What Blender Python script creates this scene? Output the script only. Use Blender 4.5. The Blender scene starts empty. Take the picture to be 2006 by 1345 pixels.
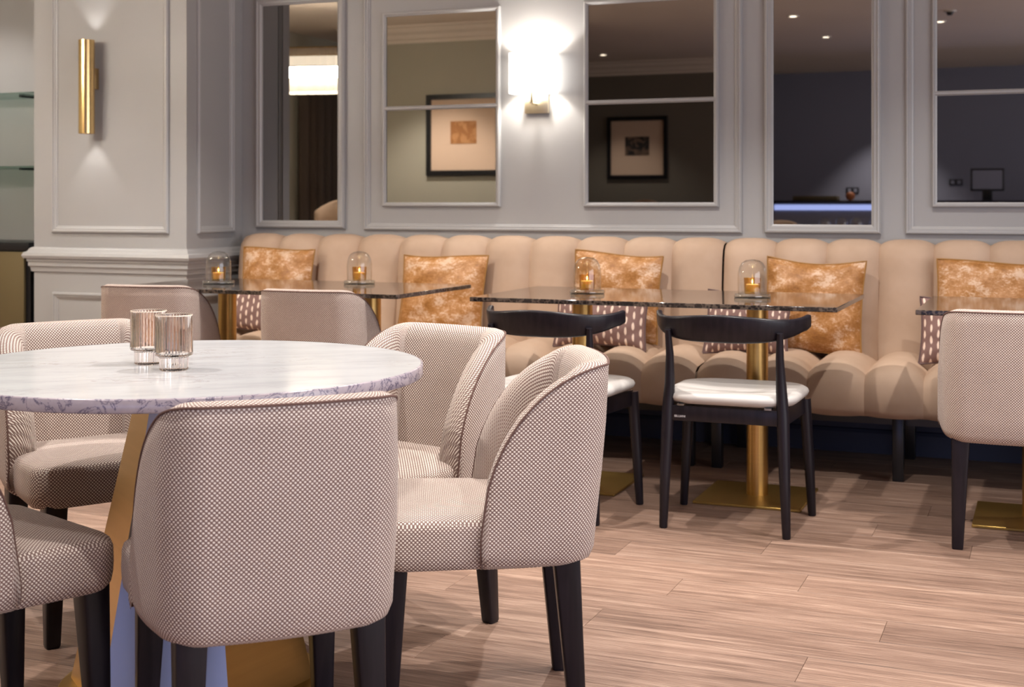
import bpy, bmesh, math, random
from mathutils import Vector, Matrix
random.seed(7)
PI = math.pi
sc = bpy.context.scene
C = sc.collection

# ------------------------------------------------------------------ camera
F_PX, YAW, CAM_H, HORIZON = 2600.0, math.radians(22), 1.12, 397.0
cam = bpy.data.cameras.new('camera')
cam.sensor_width = 36.0
cam.lens = F_PX / 2006 * 36
cam.shift_y = -(672.5 - HORIZON) / 2006
cam.clip_start = 0.05
cam.dof.use_dof = True
cam.dof.focus_distance = 3.3
cam.dof.aperture_fstop = 6.0
camo = bpy.data.objects.new('camera', cam)
C.objects.link(camo)
camo.location = (0, 0, CAM_H)
camo.rotation_euler = (PI / 2, 0, YAW)
sc.camera = camo

# ------------------------------------------------------------------ world, exposure
sc.view_settings.view_transform = 'Standard'
sc.view_settings.look = 'None'
sc.view_settings.gamma = 1
sc.view_settings.exposure = 0.32
sc.view_settings.use_curve_mapping = False
w = bpy.data.worlds.new('world')
sc.world = w
w.use_nodes = True
w.node_tree.nodes['Background'].inputs[0].default_value = (0.55, 0.62, 0.8, 1)
w.node_tree.nodes['Background'].inputs[1].default_value = 0.6
sc.cycles.use_denoising = True
sc.cycles.max_bounces = 8
sc.cycles.glossy_bounces = 6
sc.cycles.transmission_bounces = 10
sc.cycles.transparent_max_bounces = 12
sc.cycles.sample_clamp_indirect = 6.0
sc.cycles.caustics_reflective = False
sc.cycles.caustics_refractive = False

CEIL = 2.70
WALL_Y = 6.12

def light(kind, name, loc, energy, color, **kw):
    d = bpy.data.lights.new(name, kind)
    d.energy = energy
    d.color = color
    o = bpy.data.objects.new(name, d)
    C.objects.link(o)
    o.location = loc
    for k, v in kw.items():
        if k == 'rot':
            o.rotation_euler = v
        else:
            setattr(d, k, v)
    return o

# cool fill light, added at made-up windows of the unseen right-hand wall
light('AREA', 'window_fill', (3.16, 0.8, 1.45), 120, (0.93, 0.93, 1.0), shape='RECTANGLE', size=2.1, size_y=5.6, rot=(0, -PI / 2, 0)).rotation_euler = (0, PI / 2, 0)
WARM = (1.0, 0.945, 0.89)
# ceiling downlights: x, y, watts, cone degrees
DOWN = [(-0.87, 3.17, 120, 110), (-1.65, 4.55, 118, 110), (0.35, 3.95, 110, 110), (-3.15, 4.35, 118, 110),
        (-2.75, 2.25, 80, 110), (-0.87, 1.64, 75, 110), (-2.0, 0.93, 35, 105), (-1.96, -0.6, 45, 100),
        (-1.75, -3.45, 190, 80), (-4.4, -1.26, 52, 95), (-0.87, 0.11, 18, 100), (-4.95, 2.3, 190, 100),
        (-4.55, 4.45, 48, 105), (-0.35, 4.85, 60, 105), (-5.75, 5.45, 34, 110)]  # last two are added: evener light on the right bench, brighter niche

# ------------------------------------------------------------------ materials
def srgb(r, g, b):
    f = lambda c: c / 12.92 if c <= 0.04045 else ((c + 0.055) / 1.055) ** 2.4
    return (f(r / 255), f(g / 255), f(b / 255), 1)

class NT:
    def __init__(self, name):
        self.m = bpy.data.materials.new(name)
        self.m.use_nodes = True
        self.t = self.m.node_tree
        self.b = self.t.nodes['Principled BSDF']
    def n(self, typ, **kw):
        nd = self.t.nodes.new(typ)
        for k, v in kw.items():
            if k in nd.inputs:
                nd.inputs[k].default_value = v
            else:
                setattr(nd, k, v)
        return nd
    def l(self, a, b):
        self.t.links.new(a, b)
    def set(self, **kw):
        for k, v in kw.items():
            self.b.inputs[k.replace('_', ' ')].default_value = v
        return self
    def math(self, op, a, b=None, c=None):
        nd = self.t.nodes.new('ShaderNodeMath')
        nd.operation = op
        for i, v in enumerate((a, b, c)):
            if v is None:
                continue
            if isinstance(v, (int, float)):
                nd.inputs[i].default_value = v
            else:
                self.l(v, nd.inputs[i])
        return nd.outputs[0]
    def vmath(self, op, a, b=None):
        nd = self.t.nodes.new('ShaderNodeVectorMath')
        nd.operation = op
        for i, v in enumerate((a, b)):
            if v is None:
                continue
            if isinstance(v, (tuple, list)):
                nd.inputs[i].default_value = v
            else:
                self.l(v, nd.inputs[i])
        return nd.outputs['Value'] if op == 'LENGTH' else nd.outputs[0]
    def scale(self, a, s):
        nd = self.t.nodes.new('ShaderNodeVectorMath')
        nd.operation = 'MULTIPLY'
        self.l(a, nd.inputs[0])
        nd.inputs[1].default_value = s
        return nd.outputs[0]
    def noise(self, vec, scale, detail=4, rough=0.5, dist=0.0):
        nd = self.n('ShaderNodeTexNoise')
        nd.inputs['Scale'].default_value = scale
        nd.inputs['Detail'].default_value = detail
        nd.inputs['Roughness'].default_value = rough
        nd.inputs['Distortion'].default_value = dist
        if vec is not None:
            self.l(vec, nd.inputs['Vector'])
        return nd.outputs['Fac']
    def ramp(self, fac, stops):
        nd = self.n('ShaderNodeValToRGB')
        el = nd.color_ramp.elements
        while len(el) < len(stops):
            el.new(0.5)
        for e, (p, c) in zip(el, stops):
            e.position = p
            e.color = c
        self.l(fac, nd.inputs[0])
        return nd.outputs[0]
    def mix(self, fac, a, b, blend='MIX'):
        nd = self.n('ShaderNodeMix', data_type='RGBA', blend_type=blend)
        for i, v in ((0, fac), (6, a), (7, b)):
            if isinstance(v, (int, float, tuple)):
                nd.inputs[i].default_value = v
            else:
                self.l(v, nd.inputs[i])
        return nd.outputs[2]
    def bump(self, h, strength=0.2, dist=0.002):
        nd = self.n('ShaderNodeBump')
        nd.inputs['Strength'].default_value = strength
        nd.inputs['Distance'].default_value = dist
        self.l(h, nd.inputs['Height'])
        self.l(nd.outputs[0], self.b.inputs['Normal'])
    def coord(self, which='Object'):
        return self.n('ShaderNodeTexCoord').outputs[which]

def simple(name, col, rough=0.5, metal=0.0, **kw):
    m = NT(name)
    m.set(Base_Color=col, Roughness=rough, Metallic=metal)
    for k, v in kw.items():
        m.b.inputs[k.replace('_', ' ')].default_value = v
    return m.m

def paint(name, col, rough=0.45, var=0.06):
    m = NT(name)
    geo = m.n('ShaderNodeNewGeometry').outputs['Position']
    f = m.noise(geo, 1.3, 3)
    dark = tuple(c * (1 - var) for c in col[:3]) + (1,)
    m.l(m.ramp(f, [(0.3, dark), (0.7, col)]), m.b.inputs['Base Color'])
    m.set(Roughness=rough)
    m.bump(m.noise(geo, 260, 2), 0.06, 0.001)
    return m.m

M = {}
M['wall'] = paint('grey_wall_paint', (0.40, 0.40, 0.402, 1), 0.42)
M['trim'] = paint('grey_trim_paint', (0.43, 0.43, 0.43, 1), 0.34)
M['ceiling'] = paint('warm_white_ceiling', (0.82, 0.71, 0.61, 1), 0.7)
M['darkwall'] = paint('dark_rear_wall', (0.25, 0.255, 0.335, 1), 0.7)
M['olive'] = paint('dark_olive_wall', (0.19, 0.165, 0.13, 1), 0.6)
M['artwall'] = paint('olive_grey_wall', (0.44, 0.41, 0.325, 1), 0.6)
M['black'] = simple('black_lacquer', (0.008, 0.008, 0.010, 1), 0.3)
M['bench_shade'] = simple('navy_bench_shade', (0.022, 0.026, 0.055, 1), 0.5)  # shade under the bench, put into a dark navy colour
M['mirror'] = simple('mirror_glass', (0.36, 0.345, 0.325, 1), 0.015, 1.0)

def woven():
    m = NT('woven_dotted_upholstery')
    uv = m.coord('UV')
    p = 0.0086
    a = m.scale(uv, (1 / p, 1 / p, 0))
    def cell(v):
        fr = m.vmath('FRACTION', v)
        return m.vmath('LENGTH', m.scale(m.vmath('SUBTRACT', fr, (0.5, 0.5, 0)), (1.0, 1.15, 0)))
    d = m.math('MINIMUM', cell(a), cell(m.vmath('ADD', a, (0.5, 0.5, 0))))
    mr = m.n('ShaderNodeMapRange', interpolation_type='SMOOTHSTEP')
    mr.inputs['From Min'].default_value = 0.33
    mr.inputs['From Max'].default_value = 0.17
    m.l(d, mr.inputs['Value'])
    dot = mr.outputs[0]
    tone = m.noise(m.scale(uv, (1, 1, 0)), 14, 3)
    base = m.mix(tone, srgb(122, 98, 91), srgb(140, 115, 107))
    light_c = m.mix(tone, srgb(240, 228, 216), srgb(248, 239, 228))
    m.l(m.mix(dot, base, light_c), m.b.inputs['Base Color'])
    m.set(Roughness=0.82, Sheen_Weight=0.12, Sheen_Roughness=0.5)
    m.b.inputs['Specular IOR Level'].default_value = 0.25
    m.bump(dot, 0.55, 0.0016)
    return m.m
M['woven'] = woven()
M['piping'] = simple('woven_piping', srgb(196, 176, 162), 0.8)
M['seam'] = simple('dark_seam_thread', srgb(104, 78, 70), 0.85)

def stained(name, c1, c2, rough=0.33):
    m = NT(name)
    o = m.coord('Object')
    f = m.noise(m.scale(o, (60, 60, 4)), 1.0, 4, 0.6)
    m.l(m.ramp(f, [(0.3, c1), (0.75, c2)]), m.b.inputs['Base Color'])
    m.set(Roughness=rough)
    m.b.inputs['Specular IOR Level'].default_value = 0.32
    m.bump(f, 0.08, 0.001)
    return m.m
M['blackwood'] = stained('black_stained_wood', (0.006, 0.005, 0.008, 1), (0.016, 0.012, 0.017, 1))
M['pad'] = simple('off_white_leather', srgb(192, 188, 184), 0.45)

def marble():
    m = NT('white_veined_marble')
    o = m.coord('Object')
    warp = m.noise(o, 5, 4, 0.6)
    st = m.scale(o, (5.5, 15, 18))
    rot = m.n('ShaderNodeVectorRotate', rotation_type='Z_AXIS')
    rot.inputs['Angle'].default_value = math.radians(-38)
    m.l(o, rot.inputs['Vector'])
    st = m.scale(rot.outputs[0], (4.2, 13, 15))
    n1 = m.noise(st, 1.0, 7, 0.62, 1.3)
    v1 = m.math('ABSOLUTE', m.math('SUBTRACT', n1, 0.5))
    vein = m.n('ShaderNodeMapRange')
    vein.inputs['From Min'].default_value = 0.018
    vein.inputs['From Max'].default_value = 0.0
    m.l(v1, vein.inputs['Value'])
    patch = m.noise(o, 4.5, 3)
    pm = m.n('ShaderNodeMapRange')
    pm.inputs['From Min'].default_value = 0.46
    pm.inputs['From Max'].default_value = 0.66
    m.l(patch, pm.inputs['Value'])
    fac = m.math('MULTIPLY', m.math('MULTIPLY', vein.outputs[0], pm.outputs[0]), 0.6)
    cloud = m.noise(st, 0.8, 5, 0.6)
    base = m.ramp(cloud, [(0.25, srgb(186, 188, 191)), (0.5, srgb(206, 208, 211)), (0.75, srgb(213, 215, 218))])
    vc = m.mix(warp, srgb(120, 112, 122), srgb(168, 140, 122))
    m.l(m.mix(fac, base, vc), m.b.inputs['Base Color'])
    m.set(Roughness=0.14)
    return m.m
M['marble'] = marble()
def marble_edge():
    m = NT('veined_shaded_edge')
    o = m.coord('Object')
    n1 = m.noise(o, 20, 6, 0.66, 0.9)
    v1 = m.math('ABSOLUTE', m.math('SUBTRACT', n1, 0.5))
    f = m.ramp(v1, [(0.0, srgb(84, 78, 100)), (0.012, srgb(130, 122, 138)), (0.03, srgb(166, 156, 164)), (0.3, srgb(180, 170, 177))])  # veins, with the edge's shade darkened into the colours
    m.l(f, m.b.inputs['Base Color'])
    m.set(Roughness=0.2)
    return m.m
M['marble_edge'] = marble_edge()

def granite():
    m = NT('dark_polished_granite')
    o = m.coord('Object')
    v = m.n('ShaderNodeTexVoronoi')
    v.inputs['Scale'].default_value = 90
    m.l(o, v.inputs['Vector'])
    n1 = m.noise(o, 22, 6, 0.65, 0.8)
    f = m.math('MULTIPLY', n1, m.math('ADD', v.outputs['Distance'], 0.5))
    m.l(m.ramp(f, [(0.25, (0.012, 0.010, 0.010, 1)), (0.5, (0.030, 0.022, 0.019, 1)), (0.62, (0.10, 0.075, 0.06, 1))]), m.b.inputs['Base Color'])
    m.set(Roughness=0.07)
    m.b.inputs['IOR'].default_value = 1.62
    return m.m
M['granite'] = granite()

def brass(name, col, rough):
    m = NT(name)
    o = m.coord('Object')
    f = m.noise(m.scale(o, (3, 3, 90)), 1.0, 3)
    m.l(m.ramp(f, [(0.3, tuple(c * 0.93 for c in col[:3]) + (1,)), (0.7, col)]), m.b.inputs['Base Color'])
    m.set(Metallic=1.0, Roughness=rough)
    return m.m
M['brass'] = brass('brushed_brass', (0.60, 0.38, 0.135, 1), 0.30)
M['brass_plate'] = brass('satin_brass_plate', (0.50, 0.33, 0.10, 1), 0.42)
M['brass_sconce'] = brass('polished_brass', (0.78, 0.55, 0.25, 1), 0.22)
M['grey_metal'] = simple('grey_metal_facet', (0.44, 0.44, 0.45, 1), 0.36, 1.0)
M['nickel'] = brass('pale_brass', (0.78, 0.70, 0.52, 1), 0.3)

def velvet_beige():
    m = NT('beige_velvet')
    o = m.coord('Object')
    geo = m.n('ShaderNodeNewGeometry').outputs['Position']
    f = m.noise(geo, 6, 4)
    m.l(m.ramp(f, [(0.3, srgb(176, 149, 126)), (0.7, srgb(188, 162, 140))]), m.b.inputs['Base Color'])
    m.set(Roughness=0.75, Sheen_Weight=0.25, Sheen_Roughness=0.4)
    m.b.inputs['Sheen Tint'].default_value = srgb(235, 205, 180)
    m.bump(m.noise(geo, 420, 2), 0.05, 0.001)
    return m.m
M['velvet'] = velvet_beige()

def amber():
    m = NT('amber_crushed_velvet')
    uv = m.coord('UV')
    oi = m.n('ShaderNodeObjectInfo').outputs['Random']
    cmb = m.n('ShaderNodeCombineXYZ')
    m.l(m.math('MULTIPLY', oi, 40), cmb.inputs[0])
    m.l(m.math('MULTIPLY', oi, 17), cmb.inputs[1])
    u = m.vmath('ADD', uv, cmb.outputs[0])
    big = m.noise(m.scale(u, (1.0, 1.25, 1)), 4.2, 7, 0.74, 0.1)
    fine = m.noise(m.scale(u, (1, 1.6, 1)), 38, 5, 0.75)
    f = m.math('ADD', m.math('MULTIPLY', big, 0.7), m.math('MULTIPLY', fine, 0.3))
    m.l(m.ramp(f, [(0.36, srgb(128, 80, 32)), (0.46, srgb(158, 106, 50)), (0.52, srgb(176, 126, 76)), (0.58, srgb(208, 176, 148))]), m.b.inputs['Base Color'])
    m.set(Roughness=0.5, Sheen_Weight=0.35, Sheen_Roughness=0.35)
    m.b.inputs['Sheen Tint'].default_value = srgb(240, 205, 150)
    m.bump(big, 0.25, 0.01)
    return m.m
M['amber'] = amber()
M['amber_cord'] = simple('olive_cushion_cord', srgb(150, 108, 52), 0.7)
M['mauve_cord'] = simple('mauve_cushion_cord', srgb(96, 74, 72), 0.7)

def ikat():
    m = NT('mauve_ikat_weave')
    uv = m.coord('UV')
    sep = m.n('ShaderNodeSeparateXYZ')
    m.l(uv, sep.inputs[0])
    wob = m.math('MULTIPLY', m.math('SUBTRACT', m.noise(uv, 18, 2), 0.5), 0.25)
    x = m.math('ADD', m.math('MULTIPLY', sep.outputs[0], 13.0), wob)
    row = m.math('MULTIPLY', sep.outputs[1], 9.0)
    col_i = m.math('FLOOR', x)
    fx = m.math('ABSOLUTE', m.math('SUBTRACT', m.math('FRACT', x), 0.5))
    fy = m.math('ABSOLUTE', m.math('SUBTRACT', m.math('FRACT', m.math('ADD', row, m.math('MULTIPLY', col_i, 0.5))), 0.5))
    d = m.math('ADD', m.math('POWER', m.math('DIVIDE', fx, 0.20), 2.0), m.math('POWER', m.math('DIVIDE', fy, 0.40), 2.0))
    mr = m.n('ShaderNodeMapRange', interpolation_type='SMOOTHSTEP')
    mr.inputs['From Min'].default_value = 1.1
    mr.inputs['From Max'].default_value = 0.35
    m.l(d, mr.inputs['Value'])
    m.l(m.mix(mr.outputs[0], srgb(128, 98, 92), srgb(236, 212, 194)), m.b.inputs['Base Color'])
    m.set(Roughness=0.8)
    m.bump(m.noise(uv, 300, 2), 0.15, 0.001)
    return m.m
M['ikat'] = ikat()

def oak():
    m = NT('pale_oak_planks')
    o = m.coord('Object')
    rnd = m.n('ShaderNodeObjectInfo').outputs['Random']
    cmb = m.n('ShaderNodeCombineXYZ')
    m.l(m.math('MULTIPLY', rnd, 31), cmb.inputs[0])
    m.l(m.math('MULTIPLY', rnd, 57), cmb.inputs[1])
    p = m.vmath('ADD', o, cmb.outputs[0])
    g1 = m.noise(m.scale(p, (2.2, 44, 1)), 1.0, 6, 0.66, 1.2)
    g2 = m.noise(m.scale(p, (6, 190, 1)), 1.0, 3, 0.6)
    g3 = m.noise(m.scale(p, (1.1, 7.0, 1)), 1.0, 4, 0.5, 1.2)
    wv = m.n('ShaderNodeTexWave', wave_type='RINGS', rings_direction='SPHERICAL')
    wv.inputs['Scale'].default_value = 9
    wv.inputs['Distortion'].default_value = 5
    wv.inputs['Detail'].default_value = 3
    m.l(m.scale(p, (0.9, 5.5, 1)), wv.inputs['Vector'])
    f = m.math('ADD', m.math('MULTIPLY', g1, 0.5), m.math('ADD', m.math('MULTIPLY', g2, 0.32), m.math('MULTIPLY', g3, 0.18)))
    f = m.math('ADD', f, m.math('MULTIPLY', m.math('SUBTRACT', wv.outputs['Fac'], 0.5), 0.11))
    c = m.ramp(f, [(0.36, srgb(96, 76, 65)), (0.44, srgb(128, 102, 88)), (0.54, srgb(150, 123, 107)), (0.64, srgb(182, 156, 139))])
    tint = m.ramp(rnd, [(0.0, (0.80, 0.77, 0.75, 1)), (0.5, (1.0, 0.99, 0.98, 1)), (1.0, (1.16, 1.15, 1.13, 1))])
    m.l(m.mix(1.0, c, tint, 'MULTIPLY'), m.b.inputs['Base Color'])
    m.l(m.math('ADD', m.math('MULTIPLY', g1, 0.2), 0.38), m.b.inputs['Roughness'])
    m.bump(f, 0.12, 0.002)
    return m.m
M['oak'] = oak()
M['subfloor'] = simple('dark_floor_joint', (0.10, 0.068, 0.05, 1), 0.8)

def glass(name, col=(1, 1, 1, 1), rough=0.0, ior=1.45):
    m = NT(name)
    m.set(Base_Color=col, Roughness=rough, IOR=ior)
    m.b.inputs['Transmission Weight'].default_value = 1.0
    return m.m
def clear_glass(name, col=(1, 1, 1, 1), rough=0.0, gloss=0.035):
    # thin-walled glass: clear body with Fresnel reflections
    m = NT(name)
    t = m.t
    out = t.nodes['Material Output']
    tr = m.n('ShaderNodeBsdfTransparent')
    tr.inputs[0].default_value = col
    gl = m.n('ShaderNodeBsdfGlossy')
    gl.inputs['Roughness'].default_value = 0.02
    lw = m.n('ShaderNodeLayerWeight')
    lw.inputs['Blend'].default_value = 0.5
    mx = m.n('ShaderNodeMixShader')
    fac = m.math('ADD', m.math('MULTIPLY', m.math('POWER', lw.outputs['Facing'], 2.2), 0.6), gloss)
    m.l(fac, mx.inputs[0])
    m.l(tr.outputs[0], mx.inputs[1])
    m.l(gl.outputs[0], mx.inputs[2])
    m.l(mx.outputs[0], out.inputs['Surface'])
    return m.m
M['dome'] = clear_glass('clear_glass', (0.985, 0.99, 0.985, 1), gloss=0.07)
M['glass_base'] = clear_glass('thick_clear_glass', (0.90, 0.93, 0.92, 1), gloss=0.12)
M['amber_glass'] = clear_glass('amber_glass', (0.95, 0.80, 0.50, 1), gloss=0.06)
M['tumbler'] = glass('rose_ribbed_glass', (0.97, 0.90, 0.85, 1), 0.0, 1.4)
M['shelf_glass'] = clear_glass('green_tinted_glass', (0.74, 0.86, 0.82, 1))
M['wax'] = simple('candle_wax', srgb(250, 232, 200), 0.6, **{'Subsurface_Weight': 0.3})

def emit(name, col, strength):
    m = NT(name)
    m.set(Base_Color=col, Roughness=0.6)
    m.b.inputs['Emission Color'].default_value = col
    m.b.inputs['Emission Strength'].default_value = strength
    return m.m
M['flame'] = emit('candle_flame', (1.0, 0.75, 0.35, 1), 12)
M['shade'] = emit('lit_lampshade_fabric', (1.0, 0.95, 0.88, 1), 3.6)
M['crystal_lit'] = emit('lit_crystal_rods', (1.0, 0.93, 0.82, 1), 50.0)
M['crystal'] = emit('crystal_rods', (1.0, 0.90, 0.74, 1), 1.5)
M['crystal_dull'] = simple('unlit_crystal_rods', (0.55, 0.47, 0.38, 1), 0.3)
M['lens'] = emit('downlight_lens', (1.0, 0.9, 0.75, 1), 14.0)
M['blue_led'] = emit('blue_lit_bar_panel', (0.33, 0.42, 0.85, 1), 2.2)
M['white_trim'] = simple('white_lamp_trim', (0.75, 0.72, 0.68, 1), 0.5)
M['bronze'] = simple('bronze_cabinet_front', (0.15, 0.115, 0.055, 1), 0.45, 0.35)
M['curtain'] = simple('brown_curtain_cloth', (0.09, 0.065, 0.05, 1), 0.9)
M['mat_board'] = simple('cream_mat_board', srgb(226, 196, 170), 0.8)
M['letter'] = simple('pale_stamped_ink', srgb(225, 222, 225), 0.5)
M['steel'] = simple('satin_steel', (0.7, 0.72, 0.72, 1), 0.25, 1.0)
M['orange_fruit'] = simple('orange_peel_decor', srgb(190, 110, 60), 0.6)

def print_mat(name, bg, ink, seed):
    m = NT(name)
    o = m.coord('Object')
    n1 = m.noise(m.vmath('ADD', o, (seed, 0, 0)), 14, 3, 0.5, 0.6)
    m.l(m.ramp(n1, [(0.44, ink), (0.56, bg)]), m.b.inputs['Base Color'])
    m.set(Roughness=0.7)
    return m.m
M['print_a'] = print_mat('ochre_print', srgb(196, 142, 90), srgb(168, 112, 62), 3.1)
M['print_b'] = print_mat('dark_print', srgb(120, 96, 78), srgb(40, 36, 36), 8.4)

# ------------------------------------------------------------------ mesh helpers
def link(o, parent=None):
    C.objects.link(o)
    if parent is not None:
        o.parent = parent
    return o

def mesh_obj(name, verts, faces, mat, parent=None, smooth=True, uv=None, angle=None):
    me = bpy.data.meshes.new(name)
    me.from_pydata([tuple(v) for v in verts], [], faces)
    me.validate()
    if smooth:
        me.polygons.foreach_set('use_smooth', [True] * len(me.polygons))
    if uv == 'box' or callable(uv):
        lay = me.uv_layers.new(name='UVMap')
        for p in me.polygons:
            n = p.normal
            ax = max(range(3), key=lambda i: abs(n[i]))
            for li in p.loop_indices:
                co = me.vertices[me.loops[li].vertex_index].co
                if callable(uv):
                    lay.data[li].uv = uv(co)
                else:
                    lay.data[li].uv = ((co.y, co.z), (co.x, co.z), (co.x, co.y))[ax]
    elif uv is not None:      # per-vertex list
        lay = me.uv_layers.new(name='UVMap')
        for l_ in me.loops:
            lay.data[l_.index].uv = uv[l_.vertex_index]
    me.materials.append(mat)
    if angle is not None:
        try:
            me.set_sharp_from_angle(angle=math.radians(angle))
        except Exception:
            pass
    return link(bpy.data.objects.new(name, me), parent)

def box_data(a, b):
    x0, y0, z0 = a
    x1, y1, z1 = b
    v = [(x0, y0, z0), (x1, y0, z0), (x1, y1, z0), (x0, y1, z0), (x0, y0, z1), (x1, y0, z1), (x1, y1, z1), (x0, y1, z1)]
    f = [(0, 3, 2, 1), (4, 5, 6, 7), (0, 1, 5, 4), (1, 2, 6, 5), (2, 3, 7, 6), (3, 0, 4, 7)]
    return v, f

def box(name, a, b, mat, parent=None, bev=0.0, seg=2, uv=None):
    v, f = box_data(a, b)
    if bev <= 0:
        return mesh_obj(name, v, f, mat, parent, smooth=False, uv=uv)
    bm = bmesh.new()
    vs = [bm.verts.new(p) for p in v]
    for q in f:
        bm.faces.new([vs[i] for i in q])
    bmesh.ops.bevel(bm, geom=list(bm.edges), offset=bev, segments=seg, affect='EDGES', profile=0.5)
    me = bpy.data.meshes.new(name)
    bm.to_mesh(me)
    bm.free()
    me.polygons.foreach_set('use_smooth', [True] * len(me.polygons))
    me.set_sharp_from_angle(angle=math.radians(40))
    me.materials.append(mat)
    return link(bpy.data.objects.new(name, me), parent)

def loft(name, rings, mat, parent=None, closed=True, caps=(True, True), smooth=True, uv=None, angle=None):
    n = len(rings[0])
    verts = [p for r in rings for p in r]
    faces = []
    for i in range(len(rings) - 1):
        for j in range(n if closed else n - 1):
            k = (j + 1) % n
            faces.append((i * n + j, i * n + k, (i + 1) * n + k, (i + 1) * n + j))
    if caps[0]:
        faces.append(tuple(reversed(range(n))))
    if caps[1]:
        faces.append(tuple(range((len(rings) - 1) * n, len(rings) * n)))
    return mesh_obj(name, verts, faces, mat, parent, smooth, uv, angle)

def lathe(name, prof, mat, parent=None, n=32, c=(0, 0), z0=0, caps=(False, False), rfun=None, angle=40):
    rings = []
    for r, z in prof:
        ring = []
        for i in range(n):
            a = 2 * PI * i / n
            rr = rfun(r, z, a, i) if rfun else r
            ring.append((c[0] + rr * math.cos(a), c[1] + rr * math.sin(a), z + z0))
        rings.append(ring)
    return loft(name, rings, mat, parent, True, caps, angle=angle)

def tube(name, pts, rad, mat, parent=None, n=10, squash=1.0):
    pts = [Vector(p) for p in pts]
    if not isinstance(rad, (list, tuple)):
        rad = [rad] * len(pts)
    rings = []
    up = Vector((0, 0, 1))
    prev = None
    for i, p in enumerate(pts):
        t = (pts[min(i + 1, len(pts) - 1)] - pts[max(i - 1, 0)]).normalized()
        if prev is None:
            a = t.cross(up)
            if a.length < 0.05:
                a = t.cross(Vector((0, 1, 0)))
        else:
            a = prev - t * prev.dot(t)
        a.normalize()
        b = t.cross(a).normalized()
        prev = a
        rings.append([tuple(p + a * (rad[i] * math.cos(2 * PI * k / n)) + b * (rad[i] * squash * math.sin(2 * PI * k / n))) for k in range(n)])
    return loft(name, rings, mat, parent, True, (True, True), angle=50)

def empty(name, loc=(0, 0, 0), rz=0.0, parent=None):
    o = bpy.data.objects.new(name, None)
    o.empty_display_size = 0.1
    link(o, parent)
    o.location = loc
    o.rotation_euler = (0, 0, rz)
    return o

def tag(o, label=None, cat=None, group=None, kind=None):
    if label: o['label'] = label
    if cat: o['category'] = cat
    if group: o['group'] = group
    if kind: o['kind'] = kind
    return o

def copy_tree(o, parent=None):
    c = o.copy()
    C.objects.link(c)
    c.parent = parent
    for ch in list(o.children):
        copy_tree(ch, c)
    return c

def rrect(x0, y0, x1, y1, radii, seg=6):
    """rounded rectangle, ccw, radii for corners (x1,y0),(x1,y1),(x0,y1),(x0,y0)"""
    pts = []
    for (cx, cy, sx, sy, r, a0) in ((x1, y0, -1, 1, radii[0], -PI / 2), (x1, y1, -1, -1, radii[1], 0), (x0, y1, 1, -1, radii[2], PI / 2), (x0, y0, 1, 1, radii[3], PI)):
        r = max(r, 0.0005)
        for k in range(seg + 1):
            a = a0 + (PI / 2) * k / seg
            pts.append((cx + sx * r + r * math.cos(a), cy + sy * r + r * math.sin(a)))
    return pts

# ------------------------------------------------------------------ the setting
floor = box('floor', (-6.7, -4.3, -0.06), (3.3, 6.3, -0.004), M['subfloor'])
tag(floor, kind='structure')
PW, PL = 0.183, 1.22
plank_mesh = {}
def plank_me(L):
    key = round(L, 3)
    if key not in plank_mesh:
        b = 0.0008
        x, y = L / 2 - 0.0004, PW / 2 - 0.0005
        v = [(-x, -y, -0.004), (x, -y, -0.004), (x, y, -0.004), (-x, y, -0.004),
             (-x, -y, -b), (x, -y, -b), (x, y, -b), (-x, y, -b),
             (-x + b, -y + b, 0), (x - b, -y + b, 0), (x - b, y - b, 0), (-x + b, y - b, 0)]
        f = [(8, 9, 10, 11)]
        for i in range(4):
            j = (i + 1) % 4
            f += [(i, j, 4 + j, 4 + i), (4 + i, 4 + j, 8 + j, 8 + i)]
        me = bpy.data.meshes.new('floor_plank')
        me.from_pydata(v, [], f)
        me.materials.append(M['oak'])
        plank_mesh[key] = me
    return plank_mesh[key]
y = -0.9
row = 0
offs = [0.0, 0.61, 0.27, 0.88, 0.45, 1.05, 0.15, 0.74]
while y < WALL_Y - 0.02:
    x = -6.5 - offs[row % 8]
    # only the part of the room seen directly or by reflection gets single planks
    lim = 0.95
    while x < lim:
        x0, x1 = max(x, -6.5), x + PL
        L = x1 - x0
        if L > 0.1:
            o = bpy.data.objects.new('floor_plank', plank_me(L))
            link(o, floor)
            o.location = ((x0 + x1) / 2, y + PW / 2, 0)
        x = x1
    y += PW
    row += 1
# parquet beyond the pieces: same boards in one object
def rest_boards():
    v, f = [], []
    yy, r_ = -4.3, 0
    while yy < WALL_Y:
        y1 = min(yy + PW - 0.001, WALL_Y)
        spans = [(-6.5, 3.2)] if y1 < -0.9 else [(2.2, 3.2)]
        for a, b in spans:
            x = a
            while x < b:
                x1 = min(x + PL - 0.001, b)
                k = len(v)
                v += [(x, yy, -0.001), (x1, yy, -0.001), (x1, y1, -0.001), (x, y1, -0.001)]
                f.append((k, k + 1, k + 2, k + 3))
                x = x1 + 0.001
        yy += PW
        r_ += 1
    return v, f
v, f = rest_boards()
o = mesh_obj('floor_boards', v, f, M['oak'], floor, smooth=False)
o['kind'] = 'stuff'

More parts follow.
